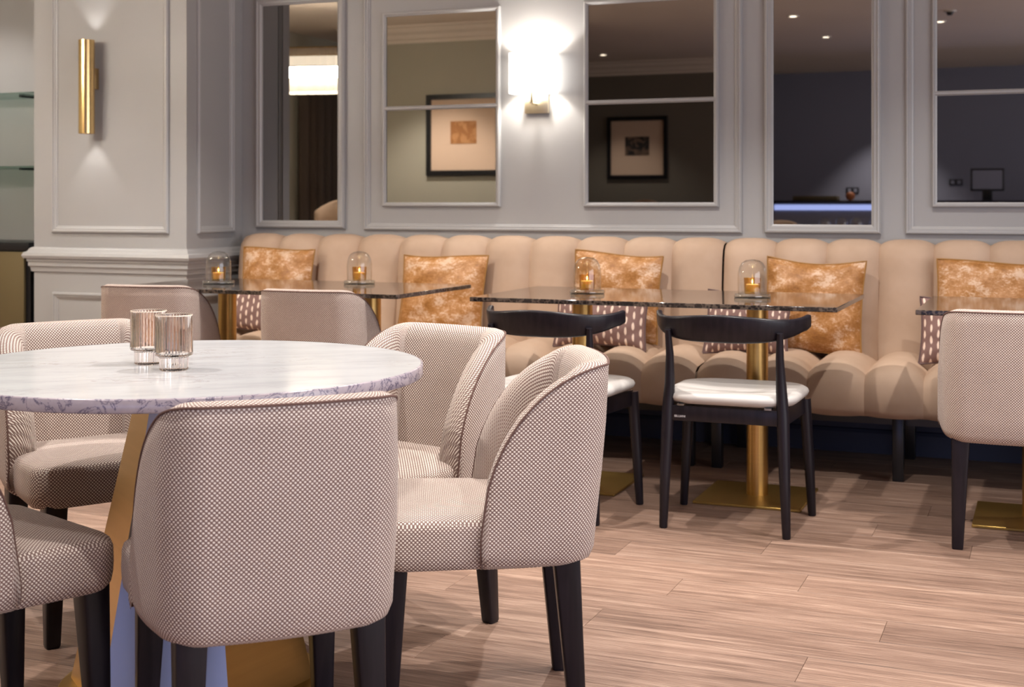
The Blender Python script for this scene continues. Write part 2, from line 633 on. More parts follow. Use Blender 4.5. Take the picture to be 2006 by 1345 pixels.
def struct(name, a, b, mat):
    return tag(box(name, a, b, mat), kind='structure')
ceiling = struct('ceiling', (-6.7, -4.3, CEIL), (3.3, 6.3, CEIL + 0.1), M['ceiling'])
wall_back = struct('wall_back', (-6.7, WALL_Y, 0), (3.3, WALL_Y + 0.15, CEIL), M['wall'])
wall_left = struct('wall_left', (-6.7, -4.3, 0), (-6.5, WALL_Y, CEIL), M['artwall'])
wall_rear = struct('wall_rear', (-6.5, -4.3, 0), (3.3, -4.1, CEIL), M['darkwall'])
wall_art = struct('wall_rear_left', (-6.5, -4.1, 0), (-3.25, -2.1, CEIL), M['olive'])
wall_art1 = struct('wall_partition', (-6.0, 1.2, 0), (-3.95, 1.5, CEIL), M['artwall'])
pillar = struct('wall_pillar', (-5.025, 5.62, 0), (-4.05, WALL_Y, CEIL), M['wall'])
# unseen right wall; its window openings are added for the fill light
wall_right = tag(empty('wall_right', (3.2, 0, 0)), kind='structure')
box('wall_panel', (0, -4.1, 0), (0.1, 6.12, 0.4), M['wall'], wall_right)
box('wall_panel', (0, -4.1, 2.5), (0.1, 6.12, CEIL), M['wall'], wall_right)
for a, b in ((-4.1, -2.0), (3.6, 6.12)):
    box('wall_panel', (0, a, 0.4), (0.1, b, 2.5), M['wall'], wall_right)
win = tag(empty('fill_window_1', (3.25, 0.8, 0.4)), kind='structure')  # made-up window around the fill light, never in view
for yy in (-2.76, -0.94, 0.94, 2.76):
    box('fill_window_frame', (-0.03, yy - 0.035, 0), (0.03, yy + 0.035, 2.1), M['trim'], win)
for zz in (0.03, 2.07):
    box('fill_window_rail', (-0.03, -2.76, zz - 0.03), (0.03, 2.76, zz + 0.03), M['trim'], win)

# cornices
def cornice(name, pts):
    """pts: plan polyline, room on the left-hand side of travel"""
    prof = [(0.0, 2.55), (0.012, 2.552), (0.02, 2.575), (0.045, 2.59), (0.06, 2.62), (0.10, 2.645), (0.115, 2.675), (0.14, 2.685), (0.14, 2.70), (0.0, 2.70)]
    (ax, ay), (bx, by) = pts
    d = Vector((bx - ax, by - ay)).normalized()
    nrm = Vector((-d.y, d.x))
    rings = [[(p[0] + nrm.x * q, p[1] + nrm.y * q, z) for q, z in prof] for p in pts]
    return tag(loft(name, rings, M['ceiling'], None, True, (True, True), smooth=False), kind='structure')
cornice('trim_1', [(-3.95, 1.5), (-6.0, 1.5)][::-1] and [(-6.0, 1.5), (-3.95, 1.5)])
cornice('trim_2', [(-6.5, -2.1), (-3.25, -2.1)])

# picture-frame moulding on a plane facing -y (or +x for the pillar side)
def moulding(name, x0, z0, x1, z1, depth0, prof, mat, parent=None, axis='y', sgn=-1):
    """prof: (inset, proud); axis y: plane y=depth0 facing sgn; axis x: plane x=depth0"""
    rings = []
    for q, h in prof:
        ring = []
        for (a, b) in ((x0 + q, z0 + q), (x1 - q, z0 + q), (x1 - q, z1 - q), (x0 + q, z1 - q)):
            d = depth0 + sgn * h
            ring.append((a, d, b) if axis == 'y' else (d, a, b))
        rings.append(ring)
    flip = (axis == 'y' and sgn < 0) or (axis == 'x' and sgn > 0)
    return loft(name, rings if not flip else rings, mat, parent, True, (False, False), smooth=False)
PANEL = [(0, 0), (0, 0.010), (0.006, 0.018), (0.013, 0.018), (0.016, 0.012), (0.024, 0.012), (0.028, 0.007), (0.034, 0.005), (0.036, 0)]
FRAME = [(0, 0), (0, 0.016), (0.006, 0.026), (0.013, 0.028), (0.017, 0.022), (0.030, 0.022), (0.036, 0.016), (0.041, 0.014), (0.041, 0)]
THIN = [(0, 0), (0, 0.014), (0.005, 0.022), (0.012, 0.022), (0.016, 0.016), (0.022, 0.014), (0.022, 0)]
moulding('panel_moulding', -3.30, 0.978, -1.318, 2.5, WALL_Y, PANEL, M['trim'], wall_back)
moulding('panel_moulding', -0.588, 0.980, 1.35, 2.5, WALL_Y, PANEL, M['trim'], wall_back)
moulding('panel_moulding', -4.90, 0.962, -4.155, 2.45, 5.62, PANEL, M['trim'], pillar)
moulding('panel_moulding', -4.895, 0.16, -4.155, 0.648, 5.62, PANEL, M['trim'], pillar)
moulding('panel_moulding', 5.705, 0.962, 6.035, 2.45, -4.05, PANEL, M['trim'], pillar, axis='x', sgn=1)
moulding('panel_moulding', 5.705, 0.16, 6.035, 0.648, -4.05, PANEL, M['trim'], pillar, axis='x', sgn=1)
# chair rail and skirting around the pillar, on the wall under the bench
def wrap(name, prof, parent, path, mat=None):
    rings = []
    n = len(path)
    for i, p in enumerate(path):
        p = Vector(p)
        d0 = (p - Vector(path[i - 1])).normalized() if i > 0 else None
        d1 = (Vector(path[i + 1]) - p).normalized() if i < n - 1 else None
        n0 = Vector((d0.y, -d0.x)) if d0 else None
        n1 = Vector((d1.y, -d1.x)) if d1 else None
        nn = n0 if n1 is None else n1 if n0 is None else (n0 + n1) / (1 + n0.dot(n1))
        rings.append([(p.x + nn.x * q, p.y + nn.y * q, z) for q, z in prof])
    return loft(name, rings, mat or M['trim'], parent, True, (True, True), smooth=False)
RAIL = [(0, 0.752), (0.010, 0.755), (0.014, 0.778), (0.022, 0.785), (0.022, 0.806), (0.028, 0.810), (0.028, 0.822), (0.040, 0.826), (0.046, 0.840), (0.040, 0.856), (0.026, 0.862), (0.018, 0.876), (0.008, 0.884), (0, 0.885)]
SKIRT = [(0, 0), (0.016, 0), (0.016, 0.09), (0.010, 0.105), (0, 0.11)]
ppath = [(-5.025, 6.12), (-5.025, 5.62), (-4.05, 5.62), (-4.05, 6.12)]
wrap('chair_rail', RAIL, pillar, ppath)
wrap('skirting', SKIRT, pillar, ppath)
wrap('skirting', SKIRT, wall_back, [(-4.03, WALL_Y), (3.15, WALL_Y)], M['bench_shade'])  # skirting coloured dark for the shade under the bench
wrap('skirting', SKIRT, wall_back, [(-6.45, WALL_Y), (-5.05, WALL_Y)])

box('shade_panel', (-3.98, WALL_Y - 0.012, 0.11), (3.1, WALL_Y, 0.72), M['bench_shade'], wall_back)  # flat dark panel added as the shade on the wall below the bench

# ------------------------------------------------------------------ banquettes
def bulge(s, p=2.4):
    return (1 - abs(s) ** p)
def channel(kind, W):
    NU = 12
    if kind == 'back':
        prof = [(5.905, 0.36), (5.915, 0.44), (5.925, 0.54), (5.935, 0.64), (5.945, 0.74), (5.953, 0.82), (5.960, 0.87), (5.972, 0.905), (5.995, 0.928), (6.03, 0.936), (6.07, 0.935), (6.10, 0.930)]
        B = [0.036] * 6 + [0.036, 0.034, 0.029, 0.024, 0.016, 0.0]
        pexp = 3.6
    else:
        prof = [(5.96, 0.40), (5.93, 0.435), (5.85, 0.437), (5.75, 0.436), (5.65, 0.434), (5.56, 0.431), (5.50, 0.426), (5.468, 0.412), (5.452, 0.385), (5.448, 0.34), (5.452, 0.295), (5.462, 0.268), (5.485, 0.262)]
        B = [0.0, 0.04, 0.052, 0.056, 0.056, 0.054, 0.049, 0.041, 0.030, 0.022, 0.017, 0.010, 0.0]
        pexp = 2.4
    n = len(prof)
    verts = []
    for i, (yy, zz) in enumerate(prof):
        a = prof[max(i - 1, 0)]
        b = prof[min(i + 1, n - 1)]
        t = Vector((b[0] - a[0], b[1] - a[1])).normalized()
        nr = Vector((-t.y, t.x)) if kind == 'back' else Vector((t.y, -t.x))
        for k in range(NU + 1):
            s = math.sin((k / NU - 0.5) * PI)          # denser near the seams
            h = B[i] * bulge(s, pexp)
            verts.append((s * W / 2, yy + nr.x * h, zz + nr.y * h))
    faces = []
    for i in range(n - 1):
        for k in range(NU):
            q = (i * (NU + 1) + k, i * (NU + 1) + k + 1, (i + 1) * (NU + 1) + k + 1, (i + 1) * (NU + 1) + k)
            faces.append(q if kind == 'back' else q[::-1])
    # closed rear / underside
    N = len(verts)
    if kind == 'back':
        verts += [(-W / 2, 6.10, 0.36), (W / 2, 6.10, 0.36)]
        top = [(n - 1) * (NU + 1) + k for k in range(NU + 1)]
        faces.append(tuple(top + [N + 1, N]))
    me = bpy.data.meshes.new(kind + '_channel')
    me.from_pydata(verts, [], faces)
    me.polygons.foreach_set('use_smooth', [True] * len(me.polygons))
    me.materials.append(M['velvet'])
    return me

def banquette(x0, pitch, n, label, legs):
    root = empty('banquette', (x0, 0, 0))
    tag(root, label, 'bench', 'channel-tufted banquettes along the wall')
    mb, ms = channel('back', pitch), channel('seat', pitch)
    for i in range(n):
        for nm, me in (('back_channel', mb), ('seat_channel', ms)):
            o = link(bpy.data.objects.new(nm, me), root)
            o.location = (pitch * (i + 0.5), 0, 0)
    Lx = pitch * n
    box('plinth', (0.01, 5.60, 0.215), (Lx - 0.01, 6.08, 0.264), M['black'], root)
    box('seat_core', (0.012, 5.50, 0.264), (Lx - 0.012, 6.09, 0.40), M['velvet'], root)
    for k in legs:
        for yy in (5.50, 6.0):
            box('leg', (k - x0 - 0.022, yy + 0.02, 0), (k - x0 + 0.022, yy + 0.064, 0.265), M['black'], root, 0.004)
    return root
banquette(-3.957, 0.2347, 11, 'long beige channel-tufted banquette by the grey pillar', (-3.85, -3.0, -2.2, -1.42))
banquette(-1.366, 0.2275, 9, 'beige channel-tufted banquette running out of frame at right', (-1.30, -0.56, 0.2, 0.62))

# ------------------------------------------------------------------ dining armchairs
CH_D = 0.255      # distance of the back from the chair's middle
def make_armchair():
    root = empty('dining_armchair')
    w, d, r = 0.238, CH_D, 0.085
    wing = 0.25
    zb, zt0, zs = 0.345, 0.775, 0.43
    # plan path of the outer face, from right wing tip round the back to left wing tip
    path = []
    yf = -d + wing
    for k in range(13):
        t = k / 12
        path.append((w + 0.004 * math.sin(PI * t), yf + (-d + r - yf) * t, (1, 0)))
    for k in range(1, 12):
        a = -(PI / 2) * k / 12
        path.append((w - r + r * math.cos(a), -d + r + r * math.sin(a), (math.cos(a), math.sin(a))))
    for k in range(13):
        t = k / 12
        x = (w - r) * (1 - 2 * t)
        bow = 0.012 * (1 - (x / (w - r)) ** 2)
        path.append((x, -d - bow, (x * 0.25, -1)))
    left = [(-x, yy, (-nx, ny)) for x, yy, (nx, ny) in path[:24]]
    path += left[::-1]
    path = [(x * (1 - 0.12 * min(max((yf - yy) / wing, 0), 1)), yy, nn_) for x, yy, nn_ in path]
    def ztop(yy):
        t = min(max((yy + d) / wing, 0), 1)
        return zs + (zt0 - zs) * max(1 - t ** 1.9, 0.0) ** 0.55 if t < 1 else zs
    rings, uvs = [], []
    s = 0.0
    prev = None
    top_edge = []
    for (x, yy, nr) in path:
        nv = Vector(nr).normalized()
        if prev is not None:
            s += (Vector((x, yy)) - prev).length
        prev = Vector((x, yy))
        zt = ztop(yy)
        h = zt - zb
        th = 0.075 * min(1.0, 0.35 + h / 0.3)
        sec = [(0.055, zb + 0.0), (0.028, zb + 0.002), (0.010, zb + 0.012), (0.002, zb + 0.032), (0, zb + 0.2 * h), (-0.004, zb + 0.45 * h), (-0.004, zb + 0.7 * h),
               (0, zb + 0.9 * h), (0.002, zt - 0.006), (0.008, zt), (th * 0.3, zt + 0.005), (th * 0.62, zt + 0.002), (th * 0.86, zt - 0.010), (th, zt - 0.03 - 0.02 * min(1, h)),
               (th + 0.004, zs + (zt - zs) * 0.62 - 0.02), (th + 0.006, zs + (zt - zs) * 0.3 - 0.02), (th + 0.006, zs - 0.03)]
        ring, ru = [], []
        v = 0
        pp = None
        for q, z in sec:
            lean = 0.035 * max(0, (z - zb) / (zt0 - zb)) ** 1.3 * max(0.0, min(1, (yf - yy) / wing))
            pt = (x - nv.x * q, yy - nv.y * q - lean, z)
            if pp:
                v += math.dist((q, z), pp)
            pp = (q, z)
            ring.append(pt)
            ru.append((s, v + zb))
        rings.append(ring)
        uvs += ru
        top_edge.append(ring[8])
    # end caps at the wing tips
    loft('backrest', rings, M['woven'], root, closed=False, caps=(True, True), uv=uvs)
    # seam piping along the outer top edge and down the wing fronts
    e = [(p[0], p[1], p[2] + 0.003) for p in top_edge]
    a = rings[0]
    b = rings[-1]
    line = [(w - 0.004, yf + 0.002, zb + 0.022), (w + 0.001, yf + 0.002, zb + 0.05)] + e + [(-w - 0.001, yf + 0.002, zb + 0.05), (-w + 0.004, yf + 0.002, zb + 0.022)]
    tube('seam', line, 0.0024, M['seam'], root, 6)
    # seat
    rs = []
    yb, y1 = -d + 0.05, 0.218
    for ins, z in ((0.03, zb), (0.012, zb + 0.004), (0.003, zb + 0.016), (0.0, zb + 0.035), (-0.001, 0.40), (0.0, 0.432), (0.004, 0.445), (0.013, 0.453), (0.04, 0.459), (0.09, 0.464), (0.15, 0.467), (0.18, 0.468)):
        ww = w - 0.004
        rr = max(0.06 - ins * 0.28, 0.006)
        rb = max(0.08 - ins * 0.4, 0.006)
        rs.append([(px, py + 0.0, z) for px, py in rrect(-ww + ins, yb + ins, ww - ins, y1 - ins, (rb, rr, rr, rb), 6)])
        rs[-1] = [(px * (1 - 0.12 * min(max((yf - py) / wing, 0), 1) - (0.02 if py < yf else 0)), py, pz) for px, py, pz in rs[-1]]
    loft('seat', rs, M['woven'], root, True, (True, True), uv='box')
    for sx in (-1, 1):
        for (ty, by, tx, bx) in ((-d + 0.066, -d + 0.040, w - 0.076, w - 0.066), (0.176, 0.192, w - 0.064, w - 0.054)):
            t2, b2 = 0.029, 0.018
            r2 = []
            for z, hw, cx, cy in ((0, b2 - 0.002, bx, by), (0.006, b2, bx, by), (zb + 0.03, t2, tx, ty)):
                r2.append([(sx * cx + px, cy + py, z) for px, py in rrect(-hw, -hw, hw, hw, (0.006,) * 4, 2)])
            loft('leg', r2, M['blackwood'], root, True, (True, True), angle=45)
    return root
arm = make_armchair()
TC = (-1.835, 2.54)
def seat_at(mid, face, label, group, first=False):
    """mid: middle of the chair on the floor; face: direction it faces, in degrees"""
    o = arm if first else copy_tree(arm)
    o.location = (mid[0], mid[1], 0)
    o.rotation_euler = (0, 0, math.radians(face) - PI / 2)
    tag(o, label, 'chair', group)
    return o
G1, G2 = 'woven armchairs around the marble table', 'woven armchairs facing the banquette'
seat_at((-1.422, 2.20), 135.5, 'woven beige armchair nearest the camera, seen from behind', G1, True)
seat_at((-1.206, 2.754), 206.5, 'woven beige armchair seen from its side, right of the marble table', G1)
seat_at((-1.608, 3.11), 254, 'woven beige armchair behind the marble table, its curved backrest facing us', G1)
seat_at((-2.394, 2.926), 328, 'woven beige armchair behind the ribbed glasses at far left', G1)
seat_at((-2.012, 2.055), 69, 'woven beige armchair cut off by the lower left edge', G1)
seat_at((-3.535, 4.80), 100, 'beige armchair in front of the grey pillar at the left granite table', G2)
seat_at((-2.735, 4.80), 94, 'beige armchair seen from behind at the right half of left granite table', G2)
seat_at((-0.108, 4.75), 92, 'woven armchair cut off by the right edge of the photo', G2)

# ------------------------------------------------------------------ black bow-back chairs
def make_bowchair():
    root = empty('bow_back_chair')
    # back rail: bowed in plan, deep in the middle, thin horns at the ends
    rings = []
    N = 33
    for k in range(N):
        t = -1 + 2 * k / (N - 1)
        a = abs(t)
        x = 0.262 * math.sin(t * 1.25) / math.sin(1.25)
        yy = -0.225 + 0.175 * a ** 2.3
        top = 0.732 + 0.012 * math.cos(t * PI) * (1 - a * 0.3) + 0.016 * a ** 5
        hgt = 0.050 + 0.046 * max(0.0, math.cos(min(a * 1.15, 1) * PI / 2)) ** 1.0
        if a > 0.94:
            hgt *= 0.93
        th = 0.0125 - 0.002 * a
        # outward normal in plan
        dx = 0.262 * 1.25 * math.cos(t * 1.25) / math.sin(1.25)
        dy = 0.175 * 2.3 * a ** 1.3 * (1 if t >= 0 else -1)
        nn = Vector((dy, -dx)).normalized()
        ring = []
        for (u, q) in ((0.0, 0.35), (0.03, 0.8), (0.12, 1), (0.5, 1.0), (0.85, 0.9), (0.97, 0.6), (1.0, 0.0), (0.97, -0.6), (0.85, -0.9), (0.5, -1), (0.12, -1), (0.03, -0.8), (0.0, -0.35)):
            lean = -0.022 * (1 - u)          # top tipped backwards
            ring.append((x + nn.x * th * q, yy + nn.y * th * q + lean * (1 - 0.6 * a), top - hgt * u))
        rings.append(ring)
    loft('back_rail', rings, M['blackwood'], root, True, (True, True), angle=60)
    for sx in (-1, 1):
        tube('leg', [(sx * 0.212, -0.188, 0.0), (sx * 0.2115, -0.188, 0.004), (sx * 0.205, -0.186, 0.2), (sx * 0.198, -0.178, 0.40), (sx * 0.192, -0.176, 0.50), (sx * 0.189, -0.186, 0.60), (sx * 0.192, -0.200, 0.685)],
             [0.0125, 0.0145, 0.019, 0.022, 0.0185, 0.014, 0.011], M['blackwood'], root, 12)
        tube('leg', [(sx * 0.236, 0.182, 0.0), (sx * 0.2355, 0.182, 0.004), (sx * 0.225, 0.178, 0.2), (sx * 0.212, 0.172, 0.42)],
             [0.0125, 0.0145, 0.019, 0.021], M['blackwood'], root, 12)
    box('rear_apron', (-0.195, -0.190, 0.372), (0.195, -0.168, 0.425), M['blackwood'], root, 0.004)
    mk = bpy.data.curves.new('maker_mark', 'FONT')
    mk.body = 'BILLIANI'
    mk.size = 0.010
    to = bpy.data.objects.new('maker_mark', mk)
    C.objects.link(to)
    dg = bpy.context.evaluated_depsgraph_get()
    me = bpy.data.meshes.new_from_object(to.evaluated_get(dg))
    bpy.data.objects.remove(to)
    me.materials.clear()
    me.materials.append(M['letter'])
    me.transform(Matrix.Translation((-0.172, -0.1904, 0.385)) @ Matrix.Rotation(PI / 2, 4, 'X') @ Matrix.Scale(1.05, 4))
    link(bpy.data.objects.new('maker_mark', me), root)
    box('front_apron', (-0.205, 0.162, 0.372), (0.205, 0.184, 0.425), M['blackwood'], root, 0.004)
    for sx in (-1, 1):
        v, f = box_data((0, 0, 0), (1, 1, 1))
        q = [(sx * (0.19 + 0.012 * (yy > 0.5)) + (xx - 0.5) * 0.022, -0.175 + yy * 0.345, 0.368 + zz * 0.057) for xx, yy, zz in v]
        mesh_obj('side_apron', q, f, M['blackwood'], root, smooth=False)
    rs = []
    for ins, z, dish in ((0.05, 0.428, 0), (0.018, 0.432, 0), (0.004, 0.442, 0), (0.0, 0.452, 0), (0.004, 0.462, 0), (0.016, 0.470, 0), (0.035, 0.473, 0), (0.09, 0.470, 0), (0.16, 0.465, 0)):
        rs.append([(px, py, z) for px, py in rrect(-0.235 + ins, -0.205 + ins, 0.235 - ins, 0.235 - ins, [max(0.12 - ins * 0.5, 0.02)] * 4, 8)])
    loft('seat_pad', rs, M['pad'], root, True, (True, True))
    for sx in (-1, 1):
        box('seat_tab', (sx * 0.15 - 0.012, -0.193, 0.425), (sx * 0.15 + 0.012, -0.165, 0.4315), M['steel'], root)  # small pale metal tabs between apron and seat pad
    return root
bow = make_bowchair()
bow.location = (-1.02, 4.63, 0)
tag(bow, 'black bow-back chair with white seat in front of the brass table leg', 'chair', 'black bow-back chairs at the middle granite table')
bow2 = copy_tree(bow)
bow2.location = (-1.655, 4.585, 0)
bow2.rotation_euler.z = math.radians(-4)
tag(bow2, 'black bow-back chair half hidden behind the woven armchairs', 'chair', 'black bow-back chairs at the middle granite table')

# ------------------------------------------------------------------ granite tables
def granite_table(x0, x1, peds, label):
    root = empty('granite_table', ((x0 + x1) / 2, 5.005, 0))
    tag(root, label, 'table', 'granite tables along the banquette')
    cx = (x0 + x1) / 2
    box('tabletop', (x0 - cx, -0.36, 0.743), (x1 - cx, 0.36, 0.760), M['granite'], root, 0.002, 1)
    for p in peds:
        lathe('pedestal', [(0.0, 0.010), (0.041, 0.010), (0.041, 0.735), (0.0, 0.735)], M['brass'], root, 40, (p - cx, 0.045), angle=30)
        box('mounting_plate', (p - cx - 0.15, -0.12, 0.735), (p - cx + 0.15, 0.20, 0.743), M['black'], root)
        box('base_plate', (p - cx - 0.2, -0.165, 0), (p - cx + 0.2, 0.235, 0.010), M['brass_plate'], root, 0.002, 1)
    return root
granite_table(-3.745, -2.362, (-3.42, -2.69), 'dark granite table beside the grey pillar')
granite_table(-2.052, -0.672, (-1.735, -1.030), 'dark granite table with two black bow-back chairs')
granite_table(-0.414, 0.97, (-0.045, 0.63), 'dark granite table cut off by the right edge of the photo')

# ------------------------------------------------------------------ marble table
rt = empty('marble_table', (TC[0], TC[1], 0))
tag(rt, 'round white marble table on a faceted brass pedestal', 'table')
R = 0.545
lathe('tabletop', [(0, 0.7225), (R - 0.008, 0.7225), (R, 0.726), (R + 0.0005, 0.7465), (R - 0.003, 0.7495), (0, 0.75)][0:1] + [(R - 0.008, 0.7225), (R - 0.004, 0.7225), (R - 0.004, 0.7497), (0.3, 0.75), (0.0, 0.75)], M['marble'], rt, 96, angle=30)
lathe('edge_band', [(R - 0.006, 0.7215), (R - 0.001, 0.7225), (R, 0.725), (R, 0.7475), (R - 0.0015, 0.7495), (R - 0.005, 0.7500)], M['marble_edge'], rt, 96, angle=60)
lathe('base_disc', [(0, 0), (0.298, 0), (0.30, 0.002), (0.30, 0.008), (0.298, 0.010), (0, 0.010)], M['brass_plate'], rt, 72, (-0.024, 0.06), angle=40)
hexr = []
rot0 = YAW
for z, rr in ((0.010, 0.283), (0.7225, 0.118)):
    hexr.append([(-0.024 + rr * math.cos(rot0 + k * PI / 3), 0.06 + rr * math.sin(rot0 + k * PI / 3), z) for k in range(6)])
for k in range(6):
    j = (k + 1) % 6
    mesh_obj('pedestal_facet', [hexr[0][k], hexr[0][j], hexr[1][j], hexr[1][k]], [(0, 1, 2, 3)], M['grey_metal' if k == 4 else 'brass'], rt, smooth=False)  # one facet is plain grey metal, the rest brass

# ribbed tumblers
def tumbler():
    n = 216
    def rib(r, z, a, i):
        if r < 0.01 or r in INNER:
            return r
        return r + 0.0009 * math.cos(a * 36)
    prof = [(0.0, 0.0), (0.028, 0.0), (0.0305, 0.002), (0.0312, 0.028), (0.034, 0.031), (0.0395, 0.033), (0.0405, 0.037), (0.0400, 0.118), (0.0402, 0.122)]
    inner = [(0.0385, 0.122), (0.0378, 0.118), (0.0378, 0.040), (0.034, 0.036), (0.0, 0.034)]
    INNER = {p[0] for p in inner}
    root = empty('ribbed_tumbler')
    lathe('bowl', prof + inner, M['tumbler'], root, n, rfun=rib, angle=25)
    lathe('rim', [(0.0382, 0.1205), (0.0392, 0.1228), (0.0406, 0.1225), (0.0410, 0.1205)], M['rim'], root, 48)
    return root
M['rim'] = simple('pale_glass_rim', srgb(240, 222, 205), 0.15)
tb = tumbler()
tb.location = (-1.919, 2.518, 0.75)
tag(tb, 'ribbed rose-tinted tumbler on marble, the rear one of the pair', 'glass', 'ribbed tumblers on the marble table')
tb2 = copy_tree(tb)
tb2.location = (-1.797, 2.447, 0.75)
tag(tb2, 'ribbed rose-tinted tumbler on marble, the front one of the pair', 'glass', 'ribbed tumblers on the marble table')

# ------------------------------------------------------------------ candle cloches
def make_cloche():
    root = empty('glass_cloche')
    lathe('dome', [(0.054, 0.016), (0.0555, 0.05), (0.055, 0.09), (0.050, 0.115), (0.040, 0.132), (0.025, 0.142), (0.0, 0.146),
                   ], M['dome'], root, 40)
    lathe('base', [(0, 0), (0.066, 0), (0.069, 0.003), (0.069, 0.013), (0.066, 0.016), (0.0, 0.016)], M['glass_base'], root, 40, angle=50)
    return root
def make_tealight():
    root = empty('tealight_holder')
    lathe('holder', [(0, 0), (0.028, 0), (0.030, 0.003), (0.0325, 0.060), (0.0305, 0.060), (0.028, 0.008), (0, 0.007)], M['amber_glass'], root, 32, angle=40)
    lathe('candle', [(0, 0.0075), (0.0235, 0.0075), (0.0245, 0.034), (0.023, 0.0355), (0.0, 0.0345)], M['wax'], root, 28, angle=40)
    lathe('flame', [(0, 0.038), (0.0028, 0.042), (0.0022, 0.049), (0.0, 0.056)], M['flame'], root, 10)
    return root
cl, tl = make_cloche(), make_tealight()
KS = [(-3.412, 4.97, 'beside the grey pillar'), (-2.833, 5.205, 'on the left granite table, right of its pair'),
      (-1.694, 4.987, 'on the middle table, left of its pair'), (-1.04, 5.007, 'on the middle table near the right amber cushion')]
for i, (x, yy, where) in enumerate(KS):
    a = cl if i == 0 else copy_tree(cl)
    b = tl if i == 0 else copy_tree(tl)
    a.location = (x, yy, 0.76)
    b.location = (x, yy, 0.776)
    tag(a, 'clear glass cloche ' + where, 'cloche', 'glass cloches on the granite tables')
    tag(b, 'amber glass tealight under the cloche ' + where, 'candle', 'tealights under the glass cloches')

# ------------------------------------------------------------------ cushions
def make_cushion(name, wd, ht, th, mat, cord, seed, wr=0.004):
    rnd = random.Random(seed)
    ph = [rnd.uniform(0, 6.28) for _ in range(8)]
    N = 22
    verts, uvs, faces = [], [], []
    def pos(i, j, side):
        u, v = -1 + 2 * i / N, -1 + 2 * j / N
        # edges pulled in between the corners
        px = u * wd / 2 * (1 - 0.055 * (1 - v * v) * abs(u) ** 3)
        pz = v * ht / 2 * (1 - 0.055 * (1 - u * u) * abs(v) ** 3)
        t = ((1 - abs(u) ** 2.4) * (1 - abs(v) ** 2.4))
        h = th / 2 * max(t, 0) ** 0.55
        wv = wr * (math.sin(7 * u + 3 * v + ph[0]) + math.sin(9 * v - 5 * u + ph[1]) + 0.7 * math.sin(16 * u * v + ph[2])) * min(1, t * 3)
        wv += wr * 1.4 * math.sin(14 * (u - v) + ph[3]) * max(0, abs(u) + abs(v) - 0.9) * min(1, t * 6)
        return (px, side * h + (wv if side < 0 else 0), pz + 0.01 * math.sin(2 * u + ph[4]) * v)
    for side in (-1, 1):
        base = len(verts)
        for j in range(N + 1):
            for i in range(N + 1):
                p = pos(i, j, side)
                verts.append(p)
                uvs.append((i / N, j / N * ht / wd))
        for j in range(N):
            for i in range(N):
                q = (base + j * (N + 1) + i, base + j * (N + 1) + i + 1, base + (j + 1) * (N + 1) + i + 1, base + (j + 1) * (N + 1) + i)
                faces.append(q if side < 0 else q[::-1])
    root = empty(name)
    mesh_obj('cover', verts, faces, mat, root, True, uvs)
    ring = [pos(i, 0, 0) for i in range(N)] + [pos(N, j, 0) for j in range(N)] + [pos(N - i, N, 0) for i in range(N)] + [pos(0, N - j, 0) for j in range(N + 1)]
    tube('cord', [(p[0], 0, p[2]) for p in ring], 0.0042, cord, root, 6)
    return root
def put_cushion(root, x, yy, z_low, ht, lean, rz, roll, label, group):
    a = math.radians(lean)
    root.rotation_euler = (-a, math.radians(roll), math.radians(rz))
    root.location = (x, yy + math.sin(a) * ht / 2, z_low + math.cos(a) * ht / 2)
    tag(root, label, 'cushion', group)
GA, GM = 'amber velvet cushions on the banquette', 'mauve patterned cushions on the banquette'
for x, wd, rz, roll, top, lab in ((-3.66, 0.425, 0, -1, 0.885, 'amber crushed-velvet cushion in the banquette corner by the pillar'),
                             (-2.725, 0.44, 3, 2, 0.862, 'amber crushed-velvet cushion between the left and middle granite tables'),
                             (-1.845, 0.43, -2, 1, 0.885, 'amber crushed-velvet cushion behind the cloche at the left of the middle table'),
                             (-0.945, 0.425, 2, 2, 0.868, 'amber crushed-velvet cushion at the right end of the middle granite table'),
                             (-0.225, 0.43, 0, 1, 0.872, 'amber crushed-velvet cushion cut off by the right edge of the photo')):
    c = make_cushion('amber_cushion', wd, 0.42, 0.13, M['amber'], M['amber_cord'], x)
    put_cushion(c, x, 5.80, top - 0.41, 0.42, 10, rz, roll, lab, GA)
for x, yy, wd, rz, roll, lab in ((-3.66, 5.64, 0.40, 4, 3, 'mauve cushion with pale dashes under the left granite table'),
                             (-1.86, 5.64, 0.44, -2, 0, 'mauve cushion with pale dashes behind the left black chair'),
                             (-1.20, 5.64, 0.36, 5, 3, 'mauve cushion with pale dashes behind the right black chair'),
                             (-0.29, 5.64, 0.40, 0, 0, 'mauve cushion with pale dashes hidden behind the right-edge armchair')):
    c = make_cushion('patterned_cushion', wd, 0.26, 0.11, M['ikat'], M['mauve_cord'], x * 3, 0.002)
    put_cushion(c, x, yy, 0.472, 0.26, 14, rz, roll, lab, GM)

